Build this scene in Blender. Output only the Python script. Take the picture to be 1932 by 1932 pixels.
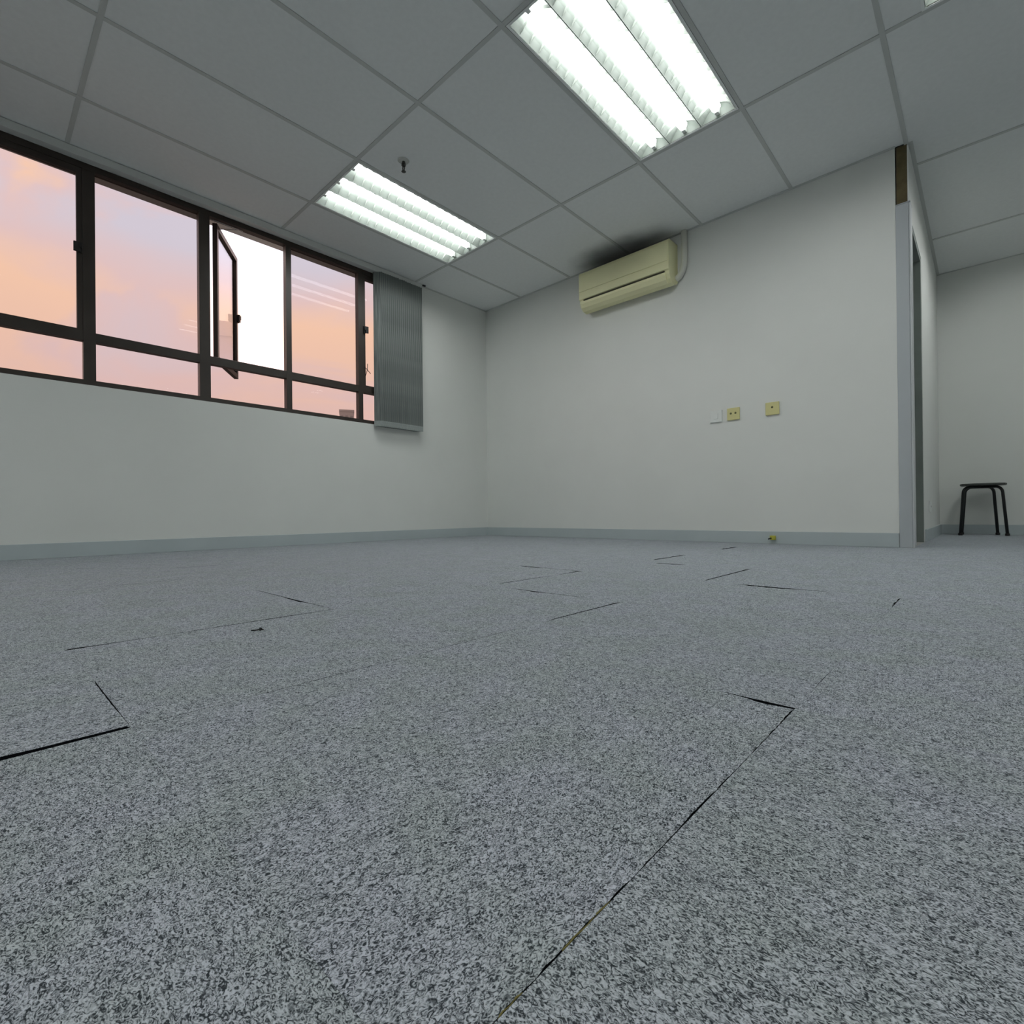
import bpy, bmesh, math, random
from mathutils import Vector, Matrix
random.seed(7)
for o in list(bpy.data.objects): bpy.data.objects.remove(o)
S = bpy.context.scene
C = S.collection
PI = math.pi

# ------------------------------------------------------------------ camera
HC = 2.3413                      # ceiling height
cam = bpy.data.objects.new('camera', bpy.data.cameras.new('camera'))
C.objects.link(cam)
cam.data.sensor_width = 36.0
cam.data.lens = 958.5253 / 1932 * 36.0
cam.data.clip_start = 0.01
cam.data.clip_end = 3000
pi_, ro, ya = 0.0035, -0.0104, 0.751
fw = Vector((-math.sin(ya)*math.cos(pi_), math.cos(ya)*math.cos(pi_), math.sin(pi_)))
r0 = Vector((math.cos(ya), math.sin(ya), 0)); u0 = r0.cross(fw)
r2 = r0*math.cos(ro) + u0*math.sin(ro); u2 = u0*math.cos(ro) - r0*math.sin(ro)
M = Matrix((r2, u2, -fw)).transposed().to_4x4()
M.translation = Vector((3.8185, -3.7197, 0.2211))
cam.matrix_world = M
S.camera = cam

# ------------------------------------------------------------------ view, world
S.view_settings.view_transform = 'Standard'
S.view_settings.look = 'None'
S.view_settings.gamma = 1.0
S.view_settings.exposure = 0.0
S.view_settings.use_curve_mapping = False
S.cycles.use_denoising = True
S.cycles.max_bounces = 12
S.cycles.diffuse_bounces = 8
S.cycles.transparent_max_bounces = 16
S.cycles.sample_clamp_indirect = 8
LAMP = 17.8                      # tube emission
SKY = 1.0

def s2l(r, g, b):
    f = lambda c: (c/255/12.92) if c/255 <= 0.04045 else ((c/255+0.055)/1.055)**2.4
    return (f(r), f(g), f(b), 1)

w = bpy.data.worlds.new('world'); S.world = w; w.use_nodes = True
nt = w.node_tree; nt.nodes.clear(); N = nt.nodes; L = nt.links
out = N.new('ShaderNodeOutputWorld'); bg = N.new('ShaderNodeBackground')
tc = N.new('ShaderNodeTexCoord'); sep = N.new('ShaderNodeSeparateXYZ')
L.new(tc.outputs['Generated'], sep.inputs[0])
mp = N.new('ShaderNodeMapping'); mp.inputs['Scale'].default_value = (1.0, 1.0, 2.2)
mp.inputs['Location'].default_value = (-1.4, 2.2, 0.7)
L.new(tc.outputs['Generated'], mp.inputs[0])
n1 = N.new('ShaderNodeTexNoise'); n1.inputs['Scale'].default_value = 3.4; n1.inputs['Detail'].default_value = 5
n1.inputs['Roughness'].default_value = 0.52; n1.inputs['Distortion'].default_value = 0.6
L.new(mp.outputs[0], n1.inputs['Vector'])
cr = N.new('ShaderNodeValToRGB'); e = cr.color_ramp.elements
# cloud colours of a dusk sky, brighter than the glass lets through
e[0].position = 0.36; e[0].color = (0.66, 0.62, 0.70, 1)
e[1].position = 0.66; e[1].color = (0.99, 0.64, 0.42, 1)
m_ = cr.color_ramp.elements.new(0.52); m_.color = (0.77, 0.585, 0.58, 1)
# a bank of warm cloud low in the sky, a cooler gap over it
zr = N.new('ShaderNodeValToRGB'); ze = zr.color_ramp.elements
ze[0].position = 0.10; ze[0].color = (0.45, 0.45, 0.45, 1); ze[1].position = 0.75; ze[1].color = (0.5, 0.5, 0.5, 1)
for p_, v_ in ((0.24, 0.70), (0.31, 0.95), (0.37, 0.55), (0.42, 0.15), (0.48, 0.35), (0.55, 0.95)):
    q_ = ze.new(p_); q_.color = (v_, v_, v_, 1)
wob = N.new('ShaderNodeMath'); wob.operation = 'MULTIPLY_ADD'; wob.inputs[1].default_value = 0.22
sz = N.new('ShaderNodeMath'); sz.operation = 'SUBTRACT'; sz.inputs[1].default_value = 0.11
L.new(sep.outputs['Z'], sz.inputs[0]); L.new(n1.outputs['Fac'], wob.inputs[0]); L.new(sz.outputs[0], wob.inputs[2]); L.new(wob.outputs[0], zr.inputs[0])
cm = N.new('ShaderNodeMath'); cm.operation = 'MULTIPLY_ADD'; cm.inputs[1].default_value = 0.42
cs = N.new('ShaderNodeMath'); cs.operation = 'SUBTRACT'; cs.inputs[1].default_value = 0.21
L.new(n1.outputs['Fac'], cs.inputs[0]); L.new(zr.outputs[0], cm.inputs[0]); L.new(cs.outputs[0], cm.inputs[2]); L.new(cm.outputs[0], cr.inputs[0])
# towards the horizon the haze is an even dusty pink
gr = N.new('ShaderNodeMapRange'); gr.inputs['From Min'].default_value = 0.12; gr.inputs['From Max'].default_value = 0.42
L.new(sep.outputs['Z'], gr.inputs['Value'])
mx = N.new('ShaderNodeMix'); mx.data_type = 'RGBA'
L.new(gr.outputs[0], mx.inputs['Factor'])
mx.inputs['A'].default_value = (0.72, 0.485, 0.44, 1)
L.new(cr.outputs[0], mx.inputs['B'])
L.new(mx.outputs['Result'], bg.inputs['Color'])
bg.inputs['Strength'].default_value = 2.95*SKY
L.new(bg.outputs[0], out.inputs['Surface'])

# ------------------------------------------------------------------ materials
def new_mat(name):
    m = bpy.data.materials.new(name); m.use_nodes = True
    nt = m.node_tree; return m, nt, nt.nodes['Principled BSDF']
def setspec(b, v):
    b.inputs['Specular IOR Level'].default_value = v
def mat(name, col, rough=0.6, spec=0.3, metal=0.0, var=0.05, scale=8.0, bump=0.0, bscale=200.0, detail=3):
    """plain surface with slight procedural colour variation and fine relief"""
    m, nt, b = new_mat(name); N = nt.nodes; L = nt.links
    b.inputs['Roughness'].default_value = rough; b.inputs['Metallic'].default_value = metal; setspec(b, spec)
    t = N.new('ShaderNodeTexCoord'); n = N.new('ShaderNodeTexNoise')
    n.inputs['Scale'].default_value = scale; n.inputs['Detail'].default_value = detail
    L.new(t.outputs['Object'], n.inputs['Vector'])
    r = N.new('ShaderNodeValToRGB')
    r.color_ramp.elements[0].position = 0.3; r.color_ramp.elements[1].position = 0.7
    r.color_ramp.elements[0].color = tuple(c*(1-var) for c in col[:3])+(1,)
    r.color_ramp.elements[1].color = tuple(min(1, c*(1+var)) for c in col[:3])+(1,)
    L.new(n.outputs['Fac'], r.inputs[0]); L.new(r.outputs[0], b.inputs['Base Color'])
    if bump:
        n2 = N.new('ShaderNodeTexNoise'); n2.inputs['Scale'].default_value = bscale; n2.inputs['Detail'].default_value = 3
        L.new(t.outputs['Object'], n2.inputs['Vector'])
        bp = N.new('ShaderNodeBump'); bp.inputs['Strength'].default_value = bump; bp.inputs['Distance'].default_value = 0.001
        L.new(n2.outputs['Fac'], bp.inputs['Height']); L.new(bp.outputs[0], b.inputs['Normal'])
    return m
WALL = mat('wall_paint', (0.675, 0.685, 0.66), 0.75, 0.25, var=0.015, scale=3, bump=0.25, bscale=260)
SKIRT = mat('skirting_vinyl', (0.42, 0.47, 0.485), 0.45, 0.4, var=0.03, scale=5)
TILE = mat('ceiling_tile_gypsum', (0.76, 0.775, 0.77), 0.9, 0.1, var=0.02, scale=40, bump=0.3, bscale=500)
def dark_patch(m):
    """soft dark patch mixed into the ceiling colour above the air conditioner"""
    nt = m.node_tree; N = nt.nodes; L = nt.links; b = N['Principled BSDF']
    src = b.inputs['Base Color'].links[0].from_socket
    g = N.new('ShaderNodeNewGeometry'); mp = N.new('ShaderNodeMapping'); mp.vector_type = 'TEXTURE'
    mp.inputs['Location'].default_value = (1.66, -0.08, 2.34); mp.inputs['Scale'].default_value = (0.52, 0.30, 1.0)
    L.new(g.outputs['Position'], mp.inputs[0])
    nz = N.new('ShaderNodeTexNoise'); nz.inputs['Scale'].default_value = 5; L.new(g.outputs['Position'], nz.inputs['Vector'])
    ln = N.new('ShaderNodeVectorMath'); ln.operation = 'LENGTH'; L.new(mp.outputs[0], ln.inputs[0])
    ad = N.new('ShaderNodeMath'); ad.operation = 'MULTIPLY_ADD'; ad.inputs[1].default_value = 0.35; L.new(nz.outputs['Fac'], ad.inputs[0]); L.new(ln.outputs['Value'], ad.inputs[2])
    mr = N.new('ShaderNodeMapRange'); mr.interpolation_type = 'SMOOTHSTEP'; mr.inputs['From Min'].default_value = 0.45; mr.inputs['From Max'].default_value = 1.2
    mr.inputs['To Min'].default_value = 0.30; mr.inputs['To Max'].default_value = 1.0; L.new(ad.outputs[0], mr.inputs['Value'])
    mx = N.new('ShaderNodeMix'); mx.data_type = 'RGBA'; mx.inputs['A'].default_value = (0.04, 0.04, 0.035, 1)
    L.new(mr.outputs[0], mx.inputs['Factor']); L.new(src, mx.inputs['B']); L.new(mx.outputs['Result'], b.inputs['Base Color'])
dark_patch(TILE)
TBAR = mat('ceiling_grid_metal', (0.53, 0.545, 0.53), 0.6, 0.2, var=0.02)
dark_patch(TBAR)
SLAB = mat('concrete', (0.35, 0.35, 0.34), 0.9, 0.1)
FRAME = mat('bronze_anodised_frame', (0.035, 0.027, 0.022), 0.45, 0.4, var=0.1, scale=6)
SEAL = mat('black_handle', (0.012, 0.011, 0.011), 0.5, 0.4)
STEEL = mat('stay_steel', (0.45, 0.45, 0.44), 0.35, 0.5, metal=0.8)
BLADE = mat('lamp_blade', (0.42, 0.45, 0.42), 0.5, 0.3, var=0.02)
ENAMEL = mat('lamp_enamel', (0.80, 0.82, 0.80), 0.4, 0.4, var=0.01)
REFL = mat('lamp_reflector', (0.20, 0.225, 0.205), 0.5, 0.25, metal=0.0, var=0.02)
POST = mat('post_grey_paint', (0.40, 0.425, 0.445), 0.5, 0.35, var=0.03, scale=4)
POSTE = mat('post_edge', (0.55, 0.57, 0.58), 0.4, 0.4, var=0.02)
WOOD = mat('raw_timber', (0.115, 0.092, 0.05), 0.8, 0.15, var=0.25, scale=18)
DOORM = mat('door_dark', (0.20, 0.225, 0.21), 0.5, 0.35, var=0.15, scale=3)
ACP = mat('aged_cream_plastic', (0.78, 0.755, 0.47), 0.5, 0.35, var=0.03, scale=3)
ACD = mat('air_slot_dark', (0.05, 0.05, 0.03), 0.7, 0.2)
PIPE = mat('pipe_trunking', (0.62, 0.62, 0.56), 0.6, 0.3, var=0.02)
CREAM = mat('cream_socket', (0.60, 0.56, 0.27), 0.4, 0.4, var=0.02)
WHITEP = mat('white_socket', (0.68, 0.70, 0.68), 0.4, 0.4, var=0.01)
HOLE = mat('socket_hole', (0.10, 0.10, 0.05), 0.7, 0.2)
YEL = mat('yellow_plastic', (0.42, 0.40, 0.05), 0.5, 0.4, var=0.1, scale=40)
BLACK = mat('black_steel', (0.010, 0.011, 0.012), 0.4, 0.45, var=0.1)
SEATM = mat('stool_seat', (0.05, 0.055, 0.05), 0.5, 0.4, var=0.15, scale=20)
SPRK = mat('sprinkler_metal', (0.07, 0.07, 0.065), 0.4, 0.5, metal=0.5)
RING = mat('sprinkler_ring', (0.50, 0.51, 0.48), 0.5, 0.3)
SUB = mat('subfloor', (0.008, 0.009, 0.011), 0.95, 0.05)
FLUFF = mat('debris', (0.03, 0.03, 0.03), 0.9, 0.1)
GLUE = mat('glue_thread', (0.22, 0.19, 0.07), 0.8, 0.1)
BLD = mat('far_building_concrete', (0.47, 0.45, 0.44), 0.85, 0.1, var=0.06, scale=0.05)  # concrete tone paled, distance haze put into the colour
BLDW = mat('far_building_window', (0.28, 0.28, 0.28), 0.2, 0.5, var=0.05)  # window tone lifted to carry the same haze
BRICKT = mat('tiled_facade', (0.50, 0.39, 0.36), 0.7, 0.2, var=0.12, scale=0.6)
GROUND = mat('city_ground', (0.12, 0.12, 0.11), 0.95, 0.1, var=0.2, scale=0.02)

# fabric of the vertical blind
def fabric():
    m, nt, b = new_mat('blind_fabric'); N = nt.nodes; L = nt.links
    b.inputs['Roughness'].default_value = 0.85; setspec(b, 0.15)
    t = N.new('ShaderNodeTexCoord'); mp = N.new('ShaderNodeMapping'); mp.inputs['Scale'].default_value = (160, 160, 5)
    n = N.new('ShaderNodeTexNoise'); n.inputs['Scale'].default_value = 1.0; n.inputs['Detail'].default_value = 3
    L.new(t.outputs['Object'], mp.inputs[0]); L.new(mp.outputs[0], n.inputs['Vector'])
    r = N.new('ShaderNodeValToRGB'); r.color_ramp.elements[0].position = 0.35; r.color_ramp.elements[1].position = 0.65
    r.color_ramp.elements[0].color = (0.105, 0.118, 0.115, 1); r.color_ramp.elements[1].color = (0.215, 0.235, 0.225, 1)
    L.new(n.outputs['Fac'], r.inputs[0]); L.new(r.outputs[0], b.inputs['Base Color'])
    return m
FAB = fabric()
FABW = mat('blind_weight_pocket', (0.30, 0.33, 0.32), 0.8, 0.15, var=0.08, scale=60)

def glass_mat():
    m = bpy.data.materials.new('tinted_film_glass'); m.use_nodes = True
    nt = m.node_tree; N = nt.nodes; L = nt.links; N.clear()
    o = N.new('ShaderNodeOutputMaterial'); tr = N.new('ShaderNodeBsdfTransparent'); gl = N.new('ShaderNodeBsdfGlossy')
    t = N.new('ShaderNodeTexCoord'); n = N.new('ShaderNodeTexNoise'); n.inputs['Scale'].default_value = 1.5
    L.new(t.outputs['Object'], n.inputs['Vector'])
    r = N.new('ShaderNodeValToRGB'); r.color_ramp.elements[0].color = (0.575, 0.565, 0.565, 1); r.color_ramp.elements[1].color = (0.585, 0.575, 0.575, 1)
    L.new(n.outputs['Fac'], r.inputs[0]); L.new(r.outputs[0], tr.inputs['Color'])
    gl.inputs['Roughness'].default_value = 0.0; gl.inputs['Color'].default_value = (0.9, 0.9, 0.95, 1)
    # coated pane: almost no reflection face on, strong at a glancing angle
    lw = N.new('ShaderNodeLayerWeight'); lw.inputs['Blend'].default_value = 0.5
    pw = N.new('ShaderNodeMath'); pw.operation = 'POWER'; pw.inputs[1].default_value = 4.0; L.new(lw.outputs['Facing'], pw.inputs[0])
    fr = N.new('ShaderNodeMath'); fr.operation = 'MULTIPLY_ADD'; fr.inputs[1].default_value = 0.55; fr.inputs[2].default_value = 0.005
    L.new(pw.outputs[0], fr.inputs[0])
    mx = N.new('ShaderNodeMixShader'); L.new(fr.outputs[0], mx.inputs[0]); L.new(tr.outputs[0], mx.inputs[1]); L.new(gl.outputs[0], mx.inputs[2])
    L.new(mx.outputs[0], o.inputs['Surface'])
    return m
GLASS = glass_mat()

def tube_mat():
    m = bpy.data.materials.new('fluorescent_tube'); m.use_nodes = True
    nt = m.node_tree; N = nt.nodes; L = nt.links; N.clear()
    o = N.new('ShaderNodeOutputMaterial'); em = N.new('ShaderNodeEmission')
    em.inputs['Color'].default_value = (0.975, 1.0, 0.985, 1); em.inputs['Strength'].default_value = LAMP
    L.new(em.outputs[0], o.inputs['Surface'])
    return m
TUBE = tube_mat()

def carpet(name, sx, sy):
    """loop pile carpet: curly flecks, stretched along the direction the tile is laid in"""
    m, nt, b = new_mat(name); N = nt.nodes; L = nt.links
    b.inputs['Roughness'].default_value = 0.95; setspec(b, 0.05)
    t = N.new('ShaderNodeTexCoord'); oi = N.new('ShaderNodeObjectInfo')
    off = N.new('ShaderNodeVectorMath'); off.operation = 'SCALE'; off.inputs[0].default_value = (7.3, 3.1, 5.7)
    L.new(oi.outputs['Random'], off.inputs['Scale'])
    ad = N.new('ShaderNodeVectorMath'); ad.operation = 'ADD'
    L.new(t.outputs['Object'], ad.inputs[0]); L.new(off.outputs[0], ad.inputs[1])
    mp = N.new('ShaderNodeMapping'); mp.inputs['Scale'].default_value = (sx, sy, 0.6); L.new(ad.outputs[0], mp.inputs[0])
    n = N.new('ShaderNodeTexNoise'); n.inputs['Scale'].default_value = 430; n.inputs['Detail'].default_value = 1.5
    n.inputs['Roughness'].default_value = 0.5; n.inputs['Distortion'].default_value = 2.0
    L.new(mp.outputs[0], n.inputs['Vector'])
    n2 = N.new('ShaderNodeTexNoise'); n2.inputs['Scale'].default_value = 120; n2.inputs['Detail'].default_value = 2.0
    n2.inputs['Distortion'].default_value = 0.8
    L.new(mp.outputs[0], n2.inputs['Vector'])
    mul = N.new('ShaderNodeMath'); mul.operation = 'MULTIPLY_ADD'; mul.inputs[1].default_value = 0.14
    L.new(n2.outputs['Fac'], mul.inputs[0])
    ml2 = N.new('ShaderNodeMath'); ml2.operation = 'MULTIPLY'; ml2.inputs[1].default_value = 0.86; L.new(n.outputs['Fac'], ml2.inputs[0])
    L.new(ml2.outputs[0], mul.inputs[2])
    r = N.new('ShaderNodeValToRGB'); E_ = r.color_ramp.elements
    E_[0].position = 0.37; E_[0].color = (0.045, 0.053, 0.058, 1)
    E_[1].position = 0.62; E_[1].color = (0.60, 0.63, 0.65, 1)
    q = E_.new(0.46); q.color = (0.225, 0.245, 0.255, 1)
    q = E_.new(0.515); q.color = (0.405, 0.43, 0.445, 1)
    L.new(mul.outputs[0], r.inputs[0])
    # faint uneven dye
    n3 = N.new('ShaderNodeTexNoise'); n3.inputs['Scale'].default_value = 12; L.new(ad.outputs[0], n3.inputs['Vector'])
    r3 = N.new('ShaderNodeValToRGB'); r3.color_ramp.elements[0].position = 0.35; r3.color_ramp.elements[1].position = 0.65
    r3.color_ramp.elements[0].color = (0.93, 0.955, 0.96, 1); r3.color_ramp.elements[1].color = (1.0, 0.995, 1.07, 1)
    L.new(n3.outputs['Fac'], r3.inputs[0])
    mx = N.new('ShaderNodeMix'); mx.data_type = 'RGBA'; mx.blend_type = 'MULTIPLY'; mx.inputs['Factor'].default_value = 1
    L.new(r.outputs[0], mx.inputs['A']); L.new(r3.outputs[0], mx.inputs['B']); L.new(mx.outputs['Result'], b.inputs['Base Color'])
    bp = N.new('ShaderNodeBump'); bp.inputs['Strength'].default_value = 0.8; bp.inputs['Distance'].default_value = 0.002
    L.new(mul.outputs[0], bp.inputs['Height']); L.new(bp.outputs[0], b.inputs['Normal'])
    return m
CARX = carpet('carpet_loops_along_x', 0.76, 1.08)
CARY = carpet('carpet_loops_along_y', 1.08, 0.76)

# ------------------------------------------------------------------ helpers
def box(bm, x0, x1, y0, y1, z0, z1, m=0):
    v = [bm.verts.new(p) for p in ((x0,y0,z0),(x1,y0,z0),(x1,y1,z0),(x0,y1,z0),(x0,y0,z1),(x1,y0,z1),(x1,y1,z1),(x0,y1,z1))]
    fs = [(0,3,2,1),(4,5,6,7),(0,1,5,4),(1,2,6,5),(2,3,7,6),(3,0,4,7)]
    for f in fs:
        F = bm.faces.new([v[i] for i in f]); F.material_index = m
    return v
def tube(bm, pts, r, seg=10, caps=True):
    """a round bar through the points"""
    pts = [Vector(p) for p in pts]; rings = []
    ref = None
    for i, p in enumerate(pts):
        d = (pts[min(i+1, len(pts)-1)] - pts[max(i-1, 0)]).normalized()
        if ref is None:
            ref = Vector((0,0,1)) if abs(d.z) < 0.9 else Vector((1,0,0))
        a = d.cross(ref).normalized(); b_ = a.cross(d).normalized(); ref = b_
        rings.append([bm.verts.new(p + a*math.cos(2*PI*k/seg)*r + b_*math.sin(2*PI*k/seg)*r) for k in range(seg)])
    for A, B in zip(rings, rings[1:]):
        for k in range(seg):
            F = bm.faces.new((A[k], A[(k+1) % seg], B[(k+1) % seg], B[k])); F.smooth = True
    if caps:
        bm.faces.new(rings[0][::-1]); bm.faces.new(rings[-1])
def lathe(bm, prof, seg=20, cx=0, cy=0):
    rings = []
    for r, z in prof:
        rings.append([bm.verts.new((cx+r*math.cos(2*PI*k/seg), cy+r*math.sin(2*PI*k/seg), z)) for k in range(seg)])
    for A, B in zip(rings, rings[1:]):
        for k in range(seg): bm.faces.new((A[k], A[(k+1) % seg], B[(k+1) % seg], B[k]))
    bm.faces.new(rings[0][::-1]); bm.faces.new(rings[-1])
def prism(bm, prof, a0, a1, axis='x'):
    """closed profile (list of 2D points) swept along an axis"""
    def P(a, p):
        return (a, p[0], p[1]) if axis == 'x' else ((p[0], a, p[1]) if axis == 'y' else (p[0], p[1], a))
    A = [bm.verts.new(P(a0, p)) for p in prof]; B = [bm.verts.new(P(a1, p)) for p in prof]
    n = len(prof)
    for k in range(n): bm.faces.new((A[k], A[(k+1) % n], B[(k+1) % n], B[k]))
    bm.faces.new(A[::-1]); bm.faces.new(B)
def obj(name, bm, m, parent=None, loc=None, rotz=0.0, bevel=0.0):
    bmesh.ops.recalc_face_normals(bm, faces=bm.faces)
    me = bpy.data.meshes.new(name); bm.to_mesh(me); bm.free()
    for x in (m if isinstance(m, (list, tuple)) else [m]): me.materials.append(x)
    o = bpy.data.objects.new(name, me); C.objects.link(o)
    if loc is not None: o.location = loc
    o.rotation_euler.z = rotz
    if parent is not None: o.parent = parent
    if bevel:
        b = o.modifiers.new('bevel', 'BEVEL'); b.width = bevel; b.segments = 2; b.limit_method = 'ANGLE'
    return o
def empty(name, loc=(0,0,0), rotz=0.0, parent=None):
    o = bpy.data.objects.new(name, None); C.objects.link(o); o.location = loc; o.rotation_euler.z = rotz
    o.empty_display_size = 0.1
    if parent is not None: o.parent = parent
    return o
def tag(o, label, cat, group=None):
    o['label'] = label; o['category'] = cat
    if group: o['group'] = group
    return o
def struct(o, label=None, cat=None):
    o['kind'] = 'structure'
    if label: o['label'] = label
    if cat: o['category'] = cat
    return o
def bx(name, m, dims, parent=None, bevel=0.0, loc=None):
    bm = bmesh.new(); box(bm, *dims); return obj(name, bm, m, parent, loc=loc, bevel=bevel)

# ------------------------------------------------------------------ room shell
XE, YB, YF = 7.2, -6.8, 2.29     # east wall, back wall, far wall of the part beyond the doorway
XP = 3.51                        # plane of the side wall past the partition end
WY0, WY1, WZ0, WZ1 = -4.98, -0.90, 0.998, 2.30   # window opening in the left wall

bm = bmesh.new()
box(bm, -0.2, XE+0.2, YB-0.2, YF+0.2, -0.20, -0.0065)
floor = struct(obj('floor', bm, SUB), 'floor of dark screed laid with grey loop pile carpet tiles', 'floor')

bm = bmesh.new()
box(bm, -0.2, 0, YB, WY0, -0.0065, 2.60)
box(bm, -0.2, 0, WY1, 0.1, -0.0065, 2.60)
box(bm, -0.2, 0, WY0, WY1, -0.0065, WZ0)
box(bm, -0.2, 0, WY0, WY1, WZ1, 2.60)
struct(obj('wall_left', bm, WALL), 'white painted wall under and around the dark ribbon window', 'wall')
bm = bmesh.new(); box(bm, 0, 3.447, 0, 0.10, -0.0065, 2.60)
struct(obj('wall_right', bm, WALL), 'white painted partition wall carrying the air conditioner and the sockets', 'wall')
# side wall runs back from the partition end, with a doorway right behind the post
DY0, DY1, DZ = 0.10, 0.72, 1.935
bm = bmesh.new()
box(bm, 3.41, XP, DY1, YF, -0.0065, 2.60)
box(bm, 3.41, XP, 0.10, DY1, DZ, 2.60)
struct(obj('wall_side', bm, WALL), 'narrow strip of white wall running back beyond the grey post', 'wall')
bm = bmesh.new(); box(bm, 2.2, XE, YF, YF+0.1, -0.0065, 2.60)
struct(obj('wall_far', bm, WALL), 'far white wall behind the black stool', 'wall')
bm = bmesh.new(); box(bm, XE, XE+0.1, YB, YF+0.1, -0.0065, 2.60)
struct(obj('wall_east', bm, WALL), 'white wall to the right of the camera, outside the frame', 'wall')
bm = bmesh.new(); box(bm, -0.2, XE+0.1, YB-0.1, YB, -0.0065, 2.60)
struct(obj('wall_back', bm, WALL), 'white wall behind the camera', 'wall')

# baseboards
BH = 0.084
def baseboard(name, dims, label):
    struct(bx(name, SKIRT, dims, bevel=0.002), label, 'baseboard')
baseboard('baseboard_left', (0.0, 0.012, YB, 0.0, 0.0, BH), 'grey blue skirting along the window wall')
baseboard('baseboard_right', (0.012, 3.445, -0.012, 0.0, 0.0, BH), 'grey blue skirting along the wall under the air conditioner')
baseboard('baseboard_side', (XP, XP+0.012, DY1+0.03, YF-0.012, 0.0, BH), 'grey skirting on the narrow wall strip past the doorway')
baseboard('baseboard_far', (XP+0.0, XE, YF-0.012, YF, 0.0, BH), 'grey skirting behind the black stool')

# partition end: grey metal post, raw timber packer above it
p = struct(empty('trim_1', (3.482, 0.03, 0)), 'grey painted metal post closing the end of the partition wall', 'post')
bx('post_face', POST, (-0.035, 0.026, -0.036, 0.068, 0.0, 1.998), p, bevel=0.002)
q = bx('post_flange', POSTE, (0.0262, 0.034, -0.030, 0.068, 0.0, 1.998), p, bevel=0.001); q['label'] = 'pale raised edge of the post'
bx('post_cap', POST, (-0.035, 0.034, -0.037, 0.066, 1.9985, 2.004), p)
q = struct(bx('trim_2', WOOD, (3.452, 3.503, 0.004, 0.098, 2.0045, 2.3405)), 'dark brown raw timber packer above the grey post, up to the ceiling', 'timber')
struct(bx('trim_3', WALL, (3.5035, XP, -0.002, 0.0995, 2.0045, 2.33)), 'thin cream edging beside the timber packer', 'trim')
# doorway in the side wall, dark leaf set back in it
d = struct(empty('door_1', (3.44, 0.41, 0)), 'dark door in the narrow doorway right behind the grey post', 'door')
bx('door_leaf', DOORM, (-0.02, 0.02, -0.275, 0.275, 0.006, DZ-0.035), d, bevel=0.002)
bm = bmesh.new()
box(bm, -0.03, 0.068, -0.308, -0.278, 0, DZ-0.002); box(bm, -0.03, 0.068, 0.278, 0.308, 0, DZ-0.002); box(bm, -0.03, 0.068, -0.278, 0.278, DZ-0.032, DZ-0.002)
q = obj('door_frame', bm, DOORM, d)

# ------------------------------------------------------------------ carpet tiles
TM = 0.49
XB = [0.0, 0.262, 0.752, 1.242, 1.732, 2.215, 2.690, 3.157, 3.660, 4.150, 4.640, 5.130, 5.620, 6.110, 6.600, 7.090, XE]
YBD = [YB] + [-3.603-0.49*k for k in range(6, 0, -1)] + [-3.603, -3.088, -2.620, -2.120, -1.670, -1.180, -0.690, -0.200, 0.290, 0.780, 1.270, 1.760, YF]
# joints that have opened up: joint -> [(position along it, width), ...]; the gap is cut from the tile on the low side
OX = {3.660: [(-3.72, .0006), (-3.60, .0012), (-3.50, .0016), (-3.42, .0010), (-3.36, .0019), (-3.27, .0008), (-3.25, .0006), (-3.16, .0017), (-3.090, .0022), (-3.085, .0),
              (-3.02, .0), (-2.96, .0010), (-2.87, .0), (-2.30, .0), (-2.27, .0040), (-2.15, .0050), (-2.121, .0)],
      3.157: [(-4.0, .009), (-3.70, .0092), (-3.606, .0070), (-3.6035, .0), (-3.58, .0009), (-3.50, .0003), (-3.46, .0007), (-3.33, .0009), (-3.25, .0002), (-3.18, .0010), (-3.06, .0009), (-3.0, .0),
              (-2.91, .0), (-2.88, .0030), (-2.72, .0042), (-2.64, .0055), (-2.621, .0), (-2.11, .0), (-2.08, .0050), (-1.85, .0065), (-1.70, .0085), (-1.672, .0)],
      2.690: [(-3.612, .0), (-3.606, .0075), (-3.55, .0040), (-3.50, .0020), (-3.46, .0010), (-3.40, .0025), (-3.30, .0042), (-3.20, .0040), (-3.14, .0022), (-3.10, .0),
              (-2.58, .0), (-2.55, .0038), (-2.38, .0035), (-2.30, .0005), (-2.21, .0040), (-2.14, .0110), (-2.121, .0), (-1.55, .0), (-1.52, .0090), (-1.25, .0130), (-1.20, .0),
              (-0.70, .0), (-0.69, .0140), (-0.50, .0160), (-0.46, .0)],
      1.242: [(-3.12, .0), (-3.08, .0060), (-2.96, .0060), (-2.90, .0)],
      1.732: [(-3.60, .0), (-3.5, .0030), (-3.25, .0030), (-3.15, .0)]}
OY = {-3.603: [(2.93, .0), (2.95, .0032), (3.04, .0040), (3.12, .0010), (3.157, .0)],
      -3.088: [(2.22, .0), (2.25, .0018), (2.40, .0020), (2.45, .0070), (2.52, .0095), (2.55, .0030), (2.62, .0014), (2.69, .0), (3.575, .0), (3.59, .0015), (3.62, .0060), (3.645, .0075), (3.660, .0050)],
      -2.620: [(2.78, .0), (2.84, .0060), (2.89, .0105), (2.92, .0030), (3.0, .0035), (3.07, .0)],
      -2.120: [(2.37, .0), (2.39, .0090), (2.47, .0100), (2.50, .0025), (2.66, .0025), (2.69, .0), (3.26, .0), (3.30, .0100), (3.38, .0155), (3.42, .0060), (3.47, .0035), (3.52, .0)],
      -1.670: [(2.76, .0), (2.79, .0140), (2.85, .0160), (2.90, .0)]}
YSHIFT = {2.215: -0.042}         # the column starting here is laid a little nearer the camera
_rj = random.Random(3)
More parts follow.
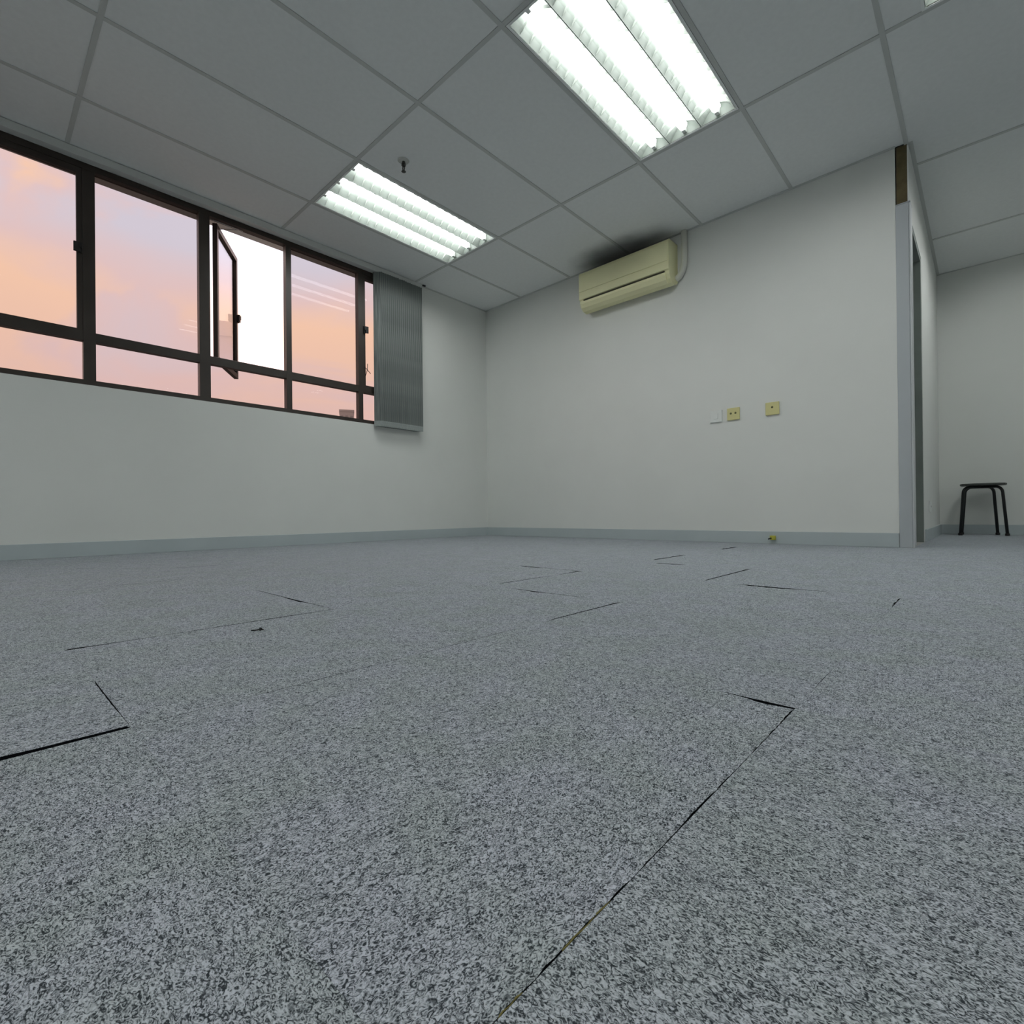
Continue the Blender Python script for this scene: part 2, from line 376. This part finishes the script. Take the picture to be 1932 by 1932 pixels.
def fray(pr, k, step=0.009, lo=0.55, hi=1.15):
    out_ = [(pr[0][0], pr[0][1]*k)]
    for (a, u), (b, v) in zip(pr, pr[1:]):
        m_ = max(1, int((b-a)/step))
        for q_ in range(1, m_+1):
            t_ = q_/m_; w_ = u+(v-u)*t_
            out_.append((a+(b-a)*t_, w_*k*(_rj.uniform(lo, hi))))
    return out_
OX = {c_: fray(p_, *{3.660: (0.80, 0.007, 0.15, 1.2), 2.690: (1.4,), 3.157: (1.15, 0.02, 0.85, 1.05)}.get(c_, (1.0,))) for c_, p_ in OX.items()}
OY = {c_: fray(p_, {-3.603: 0.5, -3.088: 1.1, -2.120: 1.7, -1.670: 1.3}.get(c_, 1.2)) for c_, p_ in OY.items()}
def prof_at(pr, t):
    if t <= pr[0][0] or t >= pr[-1][0]: return 0.0 if t < pr[0][0] or t > pr[-1][0] else (pr[0][1] if t == pr[0][0] else pr[-1][1])
    for (a, u), (b, v) in zip(pr, pr[1:]):
        if a <= t <= b: return u+(v-u)*(t-a)/(b-a)
    return 0.0
def edge(pr, a, b):
    """positions and widths along one tile edge"""
    if not pr: return [(a, 0.0), (b, 0.0)]
    return [(a, prof_at(pr, a+1e-6))] + [(t, w) for t, w in pr if a+1e-4 < t < b-1e-4] + [(b, prof_at(pr, b-1e-6))]
def carpet_tile(i, j, x0, x1, y0, y1):
    g = 0.00004
    cx, cy = (x0+x1)/2, (y0+y1)/2
    ky = min(OY, key=lambda k: abs(k-y1)); yshift = 0.0
    prn = OY[ky] if abs(ky-y1) < 0.06 else None
    pre = OX.get(round(x1, 3))
    E_ = edge(pre, y0, y1); Nn = edge(prn, x0, x1)
    P = [(x0+g, y0+g)]
    P += [(x1-g-w, min(max(t, y0+g), y1-g-Nn[-1][1])) for t, w in E_]
    P += [(min(max(t, x0+g), x1-g), y1-g-w) for t, w in Nn[-2:0:-1]]
    P += [(x0+g, y1-g-Nn[0][1])]
    Q = []
    for p in P:
        if not Q or (abs(p[0]-Q[-1][0])+abs(p[1]-Q[-1][1])) > 1e-5: Q.append(p)
    bm = bmesh.new(); rz = random.uniform(-0.00005, 0.00005)
    A = [bm.verts.new((px-cx, py-cy, -0.0062)) for px, py in Q]; B = [bm.verts.new((px-cx, py-cy, rz)) for px, py in Q]
    n = len(Q)
    for k in range(n): bm.faces.new((A[k], A[(k+1) % n], B[(k+1) % n], B[k])).material_index = 1
    bm.faces.new(B); bm.faces.new(A[::-1]).material_index = 1
    obj('carpet_tile', bm, [CARX if (i+j) % 2 else CARY, SUB], floor, loc=(cx, cy, 0))
for i in range(len(XB)-1):
    for j in range(len(YBD)-1):
        x0, x1, y0, y1 = XB[i], XB[i+1], YBD[j], YBD[j+1]
        if x0 in YSHIFT:
            if abs(y1+3.088) < 0.01: y1 += YSHIFT[x0]
            if abs(y0+3.088) < 0.01: y0 += YSHIFT[x0]
        if y0 >= 0 and x1 <= XP: continue                   # beyond the partition
        if y1 > 0 and x0 < XP:
            if y0 < 0:
                if x1 > XP: carpet_tile(i, j+1, XP+0.001, x1, 0.0, y1)
                y1 = 0.0
            else: x0 = XP+0.001
        carpet_tile(i, j, x0, x1, y0, y1)
q = bx('threshold_patch', SLAB, (3.37, XP, 0.10, DY1, -0.0064, -0.0005), floor)
q['label'] = 'dark threshold strip in the doorway'
# dried glue threads showing in the long joint near the camera
for (yy0, yy1) in ((-3.515, -3.470), (-3.562, -3.545)):
    bm = bmesh.new(); n = 9
    pts = [(3.6591+0.0003*math.sin(k*2.1), yy0+(yy1-yy0)*k/(n-1), -0.0006+0.0003*math.sin(k*1.3)) for k in range(n)]
    tube(bm, pts, 0.0005, 6); obj('glue_thread', bm, GLUE, floor)

# ------------------------------------------------------------------ ceiling
bm = bmesh.new(); box(bm, -0.2, XE+0.2, YB-0.2, YF+0.2, 2.602, 2.75)
ceil = struct(obj('ceiling', bm, SLAB), 'suspended ceiling of white lay-in tiles in a metal grid', 'ceiling')
GX, GY = 0.5006, -0.9276
xs = [0.0] + [GX+0.6*k for k in range(0, 12) if GX+0.6*k < XE] + [XE]
ys = sorted([GY+1.2*k for k in range(-5, 4) if YB < GY+1.2*k < YF] + [YB, YF])
lamps = [(GX, GY-1.2), (GX+1.8, GY-1.2), (3.626, GY-1.198), (GX, GY-4.8), (GX+1.8, GY-4.8), (GX+3.6, GY-4.8), (GX+5.4, GY-1.2), (GX+5.4, GY-4.8), (GX+3.6, GY+1.2)]
def is_lamp(x, y): return any(abs(x-a) < 0.01 and abs(y-b) < 0.01 for a, b in lamps)
bw = 0.0105
BZ = HC-0.0015
segs = []                        # grid bars, each one an object
def bar(x0, x1, y0, y1):
    bm = bmesh.new(); zb = BZ+(0.0004 if x1-x0 > y1-y0 else 0.0); box(bm, x0, x1, y0, y1, zb, HC+0.002)
    mx_, my_ = (x0+x1)/2, (y0+y1)/2
    if x1-x0 > y1-y0: box(bm, x0, x1, my_-0.0015, my_+0.0015, HC+0.0021, HC+0.028)
    else: box(bm, mx_-0.0015, mx_+0.0015, y0, y1, HC+0.002, HC+0.03)
    obj('grid_bar', bm, TBAR, ceil)
def inside(x, y): return not (y > 0 and x < XP-0.02)
for x in xs[1:-1]:
    ytop = YF if x > XP-0.02 else 0.0
    bar(x-bw, x+bw, YB, ytop)
for y in ys[1:-1]:
    bar(0.0 if y < 0 else XP, XE, y-bw, y+bw)
# wall angles
for d_ in ((0.0, 0.02, YB, 0.0), (0.0, 3.45, -0.02, 0.0), (XP, XP+0.02, 0.0, YF), (XP, XE, YF-0.02, YF)):
    bm = bmesh.new(); box(bm, *d_, BZ+0.0005, HC+0.002); obj('wall_angle', bm, TBAR, ceil)
def ctile(x0, x1, y0, y1):
    if x1-x0 < 0.03 or y1-y0 < 0.03: return
    bm = bmesh.new(); dz = random.uniform(0, 0.0008)
    cx, cy = (x0+x1)/2, (y0+y1)/2
    box(bm, x0-cx+0.004, x1-cx-0.004, y0-cy+0.004, y1-cy-0.004, 0.002+dz, 0.014)
    obj('ceiling_tile', bm, TILE, ceil, loc=(cx, cy, HC))
for a in range(len(xs)-1):
    for b in range(len(ys)-1):
        x0, x1, y0, y1 = xs[a], xs[a+1], ys[b], ys[b+1]
        if is_lamp(x0, y0): continue
        parts = [(x0, x1, y0, y1)]
        if y1 > 0 and x0 < XP-0.02:
            if x1 <= XP+0.001:
                if y0 >= 0: continue
                parts = [(x0, x1, y0, 0.0)]
            else:
                parts = [(XP, x1, max(y0, 0.0), y1), (x0, x1, y0, 0.0)] if y0 < 0 else [(XP, x1, y0, y1)]
        # the third lamp sits off the grid
        if abs(y0-(GY-1.2)) < 0.01 and 3.4 < x0 < 3.6: parts = [(x0, 3.6425, y0, y1)]
        if abs(y0-(GY-1.2)) < 0.01 and 4.0 < x0 < 4.2: parts = [(4.2095, x1, y0, y1)]
        for q in parts: ctile(*q)

# ------------------------------------------------------------------ recessed fluorescent lamps
LW, LLn, TR = 0.6, 1.2, 0.024
def make_lamp():
    root = empty('ceiling_light')
    bm = bmesh.new()            # frame and housing, origin at the corner of the opening
    x0, x1, y0, y1 = 0.013, LW-0.013, 0.013, LLn-0.013
    z0, z1 = -0.001, 0.004
    box(bm, x0, TR, y0, y1, z0, z1); box(bm, LW-TR, x1, y0, y1, z0, z1)
    box(bm, TR, LW-TR, y0, TR, z0, z1); box(bm, TR, LW-TR, LLn-TR, y1, z0, z1)
    box(bm, x0, x1, y0, y1, 0.100, 0.104)
    box(bm, x0, x0+0.002, y0, y1, z1, 0.1); box(bm, x1-0.002, x1, y0, y1, z1, 0.1)
    box(bm, x0+0.002, x1-0.002, y0, y0+0.002, z1, 0.1); box(bm, x0+0.002, x1-0.002, y1-0.002, y1, z1, 0.1)
    obj('housing', bm, ENAMEL, root)
    wn = (LW-2*TR)/3
    for t in range(3):
        a = TR+t*wn; b = a+wn; cx = (a+b)/2
        bm = bmesh.new(); n = 10; row = []
        for k in range(n+1):
            s = -1+2*k/n
            row.append((cx+s*(wn/2-0.002), 0.075*(1-abs(s)**2.2)))
        A = [bm.verts.new((px, TR, pz)) for px, pz in row]; B = [bm.verts.new((px, LLn-TR, pz)) for px, pz in row]
        for k in range(n): bm.faces.new((A[k], A[k+1], B[k+1], B[k]))
        # end plates
        for Rw in (A, B):
            lo = [bm.verts.new((v.co.x, v.co.y, 0.0)) for v in Rw]
            for k in range(1, n-1):
                bm.faces.new((Rw[k], Rw[k+1], lo[k+1], lo[k]))
            bm.faces.new((Rw[0], Rw[1], lo[1])); bm.faces.new((Rw[n-1], Rw[n], lo[n-1]))
            bm.verts.remove(lo[0]); bm.verts.remove(lo[n])
        rf = obj('reflector', bm, REFL, root)
        # cross blades: small curved fins on both sides of the tube
        bm = bmesh.new(); nb = 18
        for k in range(1, nb):
            y = TR+(LLn-2*TR)*k/nb
            for sg in (-1, 1):
                P_ = [(cx+sg*(wn/2-0.004), 0.003), (cx+sg*(wn/2-0.022), 0.030), (cx+sg*0.030, 0.050), (cx+sg*0.030, 0.036)]
                V_ = [bm.verts.new((px, y+dy, pz)) for dy in (-0.001, 0.001) for px, pz in P_]
                bm.faces.new(V_[:4]); bm.faces.new(V_[4:][::-1])
                for q_ in range(4): bm.faces.new((V_[q_], V_[(q_+1) % 4], V_[4+(q_+1) % 4], V_[4+q_]))
        bl = obj('louvre_blades', bm, BLADE, rf); bl['kind'] = 'stuff'
        bm = bmesh.new(); tube(bm, [(cx, TR+0.03, 0.040), (cx, LLn-TR-0.03, 0.040)], 0.0235, 14)
        obj('tube', bm, TUBE, root)
        for yy in (TR+0.002, LLn-TR-0.030):
            bx('tube_holder', ENAMEL, (cx-0.010, cx+0.010, yy, yy+0.027, 0.014, 0.062), root)
    for t in (1, 2):
        x = TR+t*wn
        bx('divider', REFL, (x-0.0022, x+0.0022, TR, LLn-TR, -0.001, 0.006), root)
    return root
def copy_tree(o, parent=None):
    c = o.copy(); C.objects.link(c); c.parent = parent
    for ch in list(o.children): copy_tree(ch, c)
    return c
lamp0 = make_lamp()
lamp_labels = ['recessed three tube ceiling light nearest the window, seen whole',
 'largest bright recessed three tube ceiling light in the middle, cut off by the top edge',
 'recessed ceiling light at the top right corner, only one corner showing',
 'recessed three tube ceiling light by the window wall behind the camera',
 'recessed three tube ceiling light behind the camera, second from the window wall',
 'recessed three tube ceiling light behind the camera, third from the window wall',
 'recessed three tube ceiling light right of the camera, nearest the east wall',
 'recessed three tube ceiling light in the back right corner behind the camera',
 'recessed three tube ceiling light beyond the doorway, right of the stool']
for k, (x, y) in enumerate(lamps):
    o = lamp0 if k == 0 else copy_tree(lamp0)
    o.location = (x, y, HC-0.001)
    tag(o, lamp_labels[k], 'light', 'recessed fluorescent ceiling lights')

# sprinkler
sp = empty('sprinkler_head', (1.29, -1.93, HC))
tag(sp, 'small dark sprinkler head hanging from the ceiling beside the light nearest the window', 'sprinkler')
bm = bmesh.new(); lathe(bm, [(0.030, 0.0015), (0.034, -0.001), (0.030, -0.005), (0.012, -0.007)], 24); obj('cover_ring', bm, RING, sp)
bm = bmesh.new(); lathe(bm, [(0.009, -0.005), (0.011, -0.018), (0.013, -0.020), (0.013, -0.030), (0.008, -0.033)], 16); obj('stem', bm, SPRK, sp)
bm = bmesh.new()
for s in (-1, 1): tube(bm, [(s*0.006, 0, -0.030), (s*0.0115, 0, -0.040), (s*0.0105, 0, -0.052), (s*0.003, 0, -0.062)], 0.0022, 6)
tube(bm, [(0, 0, -0.032), (0, 0, -0.063)], 0.0025, 6)
obj('frame_arms', bm, SPRK, sp)
bm = bmesh.new(); lathe(bm, [(0.013, -0.0645), (0.014, -0.066), (0.004, -0.068)], 16); obj('deflector', bm, SPRK, sp)

# ------------------------------------------------------------------ window
win = struct(empty('window_1', (0, 0, 0)), 'dark bronze ribbon window of casements over small lower panes, tinted glass', 'window')
FX0, FX1 = -0.060, -0.010        # depth of the frame
GXP = -0.040                     # glass plane
TZ0, TZ1 = 1.257, 1.311          # transom
fz0, fz1 = WZ0+0.003, WZ1-0.003
bm = bmesh.new()
box(bm, FX0, FX1, WY0+0.002, WY1-0.002, fz0, fz0+0.028)
box(bm, FX0, FX1, WY0+0.002, WY1-0.002, 2.262, fz1)
box(bm, FX0, FX1, WY0+0.002, WY0+0.04, fz0+0.028, 2.262)
box(bm, FX0, FX1, WY1-0.04, WY1-0.002, fz0+0.028, 2.262)
obj('window_frame', bm, FRAME, win)
MUL = [(-4.385, -4.345), (-3.838, -3.780), (-3.256, -3.199), (-2.657, -2.592), (-2.080, -2.040), (-1.479, -1.440)]
for a, b in MUL:
    bx('mullion', FRAME, (FX0+0.001, FX1-0.001, a, b, fz0+0.028, 2.262), win)
edges = [WY0+0.04] + [v for m_ in MUL for v in m_] + [WY1-0.04]
bays = [(edges[2*k], edges[2*k+1]) for k in range(len(edges)//2)]
for a, b in bays:
    bx('transom', FRAME, (FX0+0.002, FX1-0.002, a+0.0005, b-0.0005, TZ0, TZ1), win)
def pane(parent, y0, y1, z0, z1, x=GXP):
    return bx('pane', GLASS, (x-0.003, x+0.003, y0, y1, z0, z1), parent)
def handle(parent, y, z, side):
    bm = bmesh.new()
    box(bm, 0.0, 0.012, y-0.011, y+0.011, z-0.030, z+0.030)
    box(bm, 0.012, 0.026, y-0.008, y+0.008, z-0.006, z+0.024)
    box(bm, 0.010, 0.024, y+min(0, side*0.030), y+max(0, side*0.030), z-0.028, z+0.026)
    return obj('handle', bm, SEAL, parent, bevel=0.0015)
SW = 0.026
for k, (a, b) in enumerate(bays):
    pane(win, a+0.001, b-0.001, fz0+0.029, TZ0-0.001)
    opening = k in (1, 3, 4, 6) and k != 3
    # 0 fixed,1 casement,2 casement(first in view),3 fixed,4 open casement,5 fixed,6 casement behind the blind
    if k in (1, 2, 6):
        s = empty('sash', (FX1-0.004, 0, 0), parent=win)
        bm = bmesh.new()
        z0, z1 = TZ1+0.001, 2.260
        zt = 0.036 if k == 6 else 0.034
        x0, x1 = -0.030, 0.0
        y0, y1 = a+0.001, b-0.001
        box(bm, x0, x1, y0, y0+SW, z0, z1); box(bm, x0, x1, y1-SW, y1, z0, z1)
        box(bm, x0, x1, y0+SW, y1-SW, z0, z0+0.010); box(bm, x0, x1, y0+SW, y1-SW, z1-zt, z1)
        obj('sash_frame', bm, FRAME, s)
        pane(s, y0+SW+0.0005, y1-SW-0.0005, z0+0.0105, z1-zt-0.0005, -0.02)
        hy = y1-0.012 if k in (1, 2) else y0+0.014
        handle(s, hy, 1.790, -1 if k in (1, 2) else 1)
        if k == 6:
            bm = bmesh.new()
            tube(bm, [(0.006, y0+0.01, 1.475), (0.02, y0+0.025, 1.455), (0.03, y0+0.055, 1.42)], 0.003, 6)
            tube(bm, [(0.006, y0+0.02, 1.40), (0.02, y0+0.03, 1.45), (0.024, y0+0.03, 1.50)], 0.003, 6)
            obj('stay_arm', bm, SEAL, s)
    elif k == 4:
        # the open casement: hinged on the left, swung out into the air
        th = math.radians(57)
        s = empty('sash', (-0.064, -2.530, 0), rotz=th, parent=win)      # local +y runs along the sash, away from the hinge
        s['label'] = 'casement standing open, swung outwards'
        bm = bmesh.new(); z0, z1 = TZ1-0.006, 2.258; W_ = 0.500
        x0, x1 = -0.030, 0.0
        box(bm, x0, x1, 0, SW+0.004, z0, z1); box(bm, x0, x1, W_-SW-0.004, W_, z0, z1)
        box(bm, x0, x1, SW+0.004, W_-SW-0.004, z0, z0+0.034); box(bm, x0, x1, SW+0.004, W_-SW-0.004, z1-0.034, z1)
        obj('sash_frame', bm, FRAME, s)
        pane(s, SW+0.0045, W_-SW-0.0045, z0+0.0345, z1-0.0345, -0.02)
        handle(s, W_-0.014, 1.775, -1)
        for z in (TZ1+0.004, 2.255):
            bm = bmesh.new()
            tube(bm, [(-0.035, a+0.01, z), (-0.035, a+0.22, z)], 0.003, 6)
            tube(bm, [(-0.035, a+0.20, z), (-0.12, a+0.10, z)], 0.003, 6)
            tube(bm, [(-0.035, a+0.03, z), (-0.06, a+0.045, z)], 0.003, 6)
            q = obj('friction_stay', bm, STEEL, win); q['label'] = 'steel friction stay of the open casement'
    else:
        pane(win, a+0.001, b-0.001, TZ1+0.001, 2.261)

# ------------------------------------------------------------------ vertical blind
bl = empty('vertical_blind', (0.045, -1.12, 0.0))
tag(bl, 'grey fabric vertical blind drawn together at the right end of the window', 'blind')
bx('headrail', TBAR, (-0.040, 0.004, -3.86, 0.262, HC-0.047, HC-0.0016), bl, bevel=0.002)
bm = bmesh.new(); box(bm, -0.010, 0.006, 0.270, 0.300, HC-0.010, HC-0.0016); obj('end_clip', bm, SEAL, bl)
NS = 21
me_slat = None
for k in range(NS):
    y = -0.208 + (0.415)*k/(NS-1)
    ang = math.radians(-42 + random.uniform(-9, 9))
    if me_slat is None:
        bm = bmesh.new(); n = 6; wd = 0.080; A = []; B = []
        for q_ in range(n+1):
            s = -1+2*q_/n
            A.append((0.004*(1-s*s), s*wd/2))
        prof = A + [(px-0.0008, py) for px, py in reversed(A)]
        prism(bm, prof, 1.014, HC-0.048, 'z')
        slat = obj('slat', bm, FAB, bl); me_slat = slat.data
        bm = bmesh.new(); prism(bm, [(px+0.0012*(1 if i_ <= n else -1), py) for i_, (px, py) in enumerate(prof)], 0.978, 1.024, 'z')
        wt = obj('weight_pocket', bm, FABW, slat); me_wt = wt.data
    else:
        slat = bpy.data.objects.new('slat', me_slat); C.objects.link(slat); slat.parent = bl
        wt = bpy.data.objects.new('weight_pocket', me_wt); C.objects.link(wt); wt.parent = slat
    slat.location = (0.004+random.uniform(-0.003, 0.003), y, 0); slat.rotation_euler.z = ang

# ------------------------------------------------------------------ air conditioner
ac = empty('air_conditioner', (1.705, 0.0, 1.943))
tag(ac, 'yellowed cream split air conditioner high on the right wall', 'air conditioner')
hw, dp, hh = 0.405, 0.158, 0.322
prof = [(0, 0.035), (0, hh), (-dp+0.022, hh), (-dp+0.006, hh-0.010), (-dp, hh-0.03), (-dp, 0.092), (-dp+0.014, 0.084),
        (-dp+0.014, 0.060), (-dp+0.030, 0.028), (-dp+0.062, 0.006), (-0.05, 0.0), (-0.012, 0.018)]
bm = bmesh.new(); prism(bm, prof, -hw, hw, 'x'); obj('body', bm, ACP, ac, bevel=0.003)
bx('front_panel', ACP, (-hw+0.004, hw-0.004, -dp-0.006, -dp-0.0005, 0.152, hh-0.034), ac, bevel=0.002)
q = bx('air_slot', ACD, (-hw+0.045, hw-0.035, -dp+0.0005, -dp+0.0135, 0.074, 0.083), ac); q['label'] = 'dark slot above the flap'
bm = bmesh.new(); prism(bm, [(-dp+0.001, 0.071), (-dp+0.013, 0.073), (-dp+0.013, 0.058), (-dp+0.030, 0.028), (-dp+0.058, 0.009), (-dp+0.053, 0.003), (-dp+0.020, 0.022), (-dp+0.002, 0.052)], -hw+0.028, hw-0.028, 'x')
obj('louvre_flap', bm, ACP, ac)
bm = bmesh.new()
for k in range(14):
    x = -hw+0.05+k*(2*hw-0.1)/13
    box(bm, x-0.018, x+0.018, -dp+0.035, -0.02, hh+0.0002, hh+0.0025)
q = obj('top_grille', bm, ACD, ac); q['kind'] = 'stuff'
bm = bmesh.new()
pts = [(0.470, -0.026, HC-1.943-0.003), (0.470, -0.026, 0.19), (0.466, -0.026, 0.14), (0.452, -0.026, 0.095), (0.432, -0.026, 0.068), (0.402, -0.026, 0.052)]
tube(bm, pts, 0.023, 12); q = obj('pipe_sleeve', bm, PIPE, ac); q['label'] = 'off-white insulated pipe bending up to the ceiling'

# ------------------------------------------------------------------ sockets
def socket(name, x, z, m, holes, label, group='sockets on the right wall', rot=0.0, loc=None, size=0.086, cat='socket'):
    o = empty(name, loc if loc else (x, 0.0, z), rotz=rot)
    tag(o, label, cat, group)
    h = size/2
    bx('plate', m, (-h, h, -0.012, -0.0002, -h, h), o, bevel=0.003)
    for hx, hz in holes:
        bm = bmesh.new(); seg = 12
        A = [bm.verts.new((hx+0.0075*math.cos(2*PI*k/seg), -0.0128, hz+0.0075*math.sin(2*PI*k/seg))) for k in range(seg)]
        B = [bm.verts.new((v.co.x, -0.0115, v.co.z)) for v in A]
        bm.faces.new(A)
        for k in range(seg): bm.faces.new((A[k], A[(k+1) % seg], B[(k+1) % seg], B[k]))
        obj('outlet_hole', bm, HOLE, o)
    return o
socket('wall_plate', 2.391, 0.913, WHITEP, [], 'white blank wall plate left of the two cream sockets', cat='wall plate')
bx('rocker', WHITEP, (-0.014, 0.014, -0.0155, -0.0121, -0.020, 0.020), bpy.data.objects['wall_plate'], bevel=0.001)
socket('wall_socket', 2.513, 0.914, CREAM, [(-0.016, 0.004), (0.016, 0.004)], 'cream wall socket with two dark outlets, between the white plate and the other socket')
socket('wall_socket', 2.769, 0.914, CREAM, [(0.0, 0.008)], 'cream wall socket with a single dark outlet, rightmost of the row')
socket('wall_socket', 0, 0, WHITEP, [(0.0, 0.0)], 'small white socket low on the narrow wall strip past the doorway', 'socket past the doorway', PI/2, (XP, 1.13, 0.243), 0.080)
# small yellow plug on the skirting
yp = empty('cable_outlet', (2.766, -0.012, 0.038))
tag(yp, 'tiny yellow cable outlet sticking out of the skirting below the sockets', 'outlet')
bx('outlet_body', YEL, (-0.016, 0.018, -0.022, -0.0003, -0.012, 0.018), yp, bevel=0.003)
bm = bmesh.new(); tube(bm, [(-0.006, -0.022, 0.001), (-0.014, -0.032, -0.002), (-0.022, -0.036, -0.005)], 0.004, 8); q = obj('plug_end', bm, FLUFF, yp); q['label'] = 'dark plug end'

# ------------------------------------------------------------------ stool
st = empty('stool', (3.80, 2.09, 0.0))
tag(st, 'low black metal stool with thin tube legs against the far wall', 'stool')
SH = 0.405
def leg_frame(a, b):
    """one bent tube: foot, leg, under the seat, leg, foot"""
    a = Vector(a); b = Vector(b); ta = a*0.90+b*0.10; tb = b*0.90+a*0.10
    pts = [Vector((a.x, a.y, 0.004))]
    def up(p, t, z): return Vector((p.x+(t.x-p.x)*z/SH, p.y+(t.y-p.y)*z/SH, z))
    bmid = []
    r = 0.05
    pts.append(up(a, ta, SH-r))
    dirn = (tb-ta).normalized()
    for k in range(1, 7):
        an = PI/2*k/6; c = up(a, ta, SH-r); pts.append(Vector((c.x, c.y, SH-r)) + Vector((dirn.x, dirn.y, 0))*r*(1-math.cos(an)) + Vector((0, 0, r*math.sin(an))))
    for k in range(6, -1, -1):
        an = PI/2*k/6; c = up(b, tb, SH-r); pts.append(Vector((c.x, c.y, SH-r)) - Vector((dirn.x, dirn.y, 0))*r*(1-math.cos(an)) + Vector((0, 0, r*math.sin(an))))
    pts.append(Vector((b.x, b.y, 0.004)))
    return pts
A_, B_, C_, D_ = (-0.143, -0.09), (0.143, -0.06), (0.088, 0.11), (-0.139, 0.085)
for (p_, q_, dz) in ((A_, C_, 0.0), (D_, B_, -0.001)):
    bm = bmesh.new(); tube(bm, leg_frame((p_[0], p_[1], 0), (q_[0], q_[1], 0)), 0.0108, 10)
    f_ = obj('leg_frame', bm, BLACK, st)
    for (fx, fy) in (p_, q_):
        bm = bmesh.new(); lathe(bm, [(0.0145, 0.0), (0.015, 0.004), (0.015, 0.018), (0.0130, 0.020)], 12, fx, fy)
        obj('rubber_foot', bm, SEAL, f_)
bm = bmesh.new(); n = 28; ring = []
for k in range(n):
    a = 2*PI*k/n; c, s = math.cos(a), math.sin(a)
    f = 1/(abs(c)**4+abs(s)**4)**0.25
    ring.append((c*f, s*f))
prof = [(0.140, 0.417), (0.145, 0.420), (0.145, 0.429), (0.139, 0.433)]
R_ = [[bm.verts.new((x*r, y*r*0.95+0.01, z)) for x, y in ring] for r, z in prof]
for A, B in zip(R_, R_[1:]):
    for k in range(n): bm.faces.new((A[k], A[(k+1) % n], B[(k+1) % n], B[k]))
bm.faces.new(R_[0][::-1]); bm.faces.new(R_[-1])
obj('seat', bm, SEATM, st)

# ------------------------------------------------------------------ crumb on the carpet
bm = bmesh.new()
tube(bm, [(-0.010, -0.012, 0.001), (-0.004, -0.004, 0.0016), (0.0, 0.0, 0.003), (0.005, 0.005, 0.002)], 0.0012, 6)
bmesh.ops.create_icosphere(bm, subdivisions=2, radius=0.0032, matrix=Matrix.Translation((0.001, 0.001, 0.003)))
for v in bm.verts: v.co += Vector((random.uniform(-1, 1), random.uniform(-1, 1), random.uniform(-.5, .5)))*0.0006
q = obj('crumb', bm, FLUFF, loc=(2.789, -3.335, 0.0)); tag(q, 'tiny dark crumb of dirt lying on the carpet', 'debris')

# ------------------------------------------------------------------ outside
bm = bmesh.new(); bmesh.ops.create_circle(bm, cap_ends=True, segments=48, radius=900)
for v in bm.verts: v.co.z = -30
struct(obj('ground', bm, GROUND), 'ground far below outside the window', 'ground')
def building(loc, rot, w_, d_, h_, m, label, rows, cols, roof=True):
    b = empty('building', (loc[0], loc[1], -30), rotz=rot); tag(b, label, 'building')
    H = h_+30
    bm = bmesh.new(); box(bm, -w_/2, w_/2, -d_/2, d_/2, 0, H); obj('tower_block', bm, m, b)
    if roof:
        bm = bmesh.new()
        box(bm, -w_/2-0.15, w_/2+0.15, -d_/2-0.15, -d_/2+0.1, H, H+1.0); box(bm, -w_/2-0.15, w_/2+0.15, d_/2-0.1, d_/2+0.15, H, H+1.0)
        box(bm, -w_/2-0.15, -w_/2+0.1, -d_/2+0.1, d_/2-0.1, H, H+1.0); box(bm, w_/2-0.1, w_/2+0.15, -d_/2+0.1, d_/2-0.1, H, H+1.0)
        obj('parapet', bm, m, b)
    fh = 3.1; cw = w_/cols
    bm = bmesh.new()
    for r_ in range(rows):
        z = H-1.2-(r_+1)*fh+0.8
        for c_ in range(cols):
            x = -w_/2+cw*(c_+0.5); box(bm, x-cw*0.3, x+cw*0.3, -d_/2-0.06, -d_/2+0.02, z, z+1.5)
    q = obj('windows', bm, BLDW, b); q['kind'] = 'stuff'
    return b
# its roof just shows over the sill in the fourth lower pane
D_far = 260.0
dx, dy = -0.9185, 0.510
building((3.8+dx*D_far, -3.7+dy*D_far, 0), math.atan2(dy, dx)+PI/2+PI, 7.0, 8.0, D_far*0.205-0.7, BLD,
         'tiny distant grey high-rise whose roof shows above the sill near the blind', 6, 3)
# only seen mirrored in the open casement
building((-26.0, 28.2, 0), math.radians(40+8), 14.0, 9.0, 12.5, BRICKT,
         'brown tiled building whose reflection shows in the open casement', 8, 4, True)
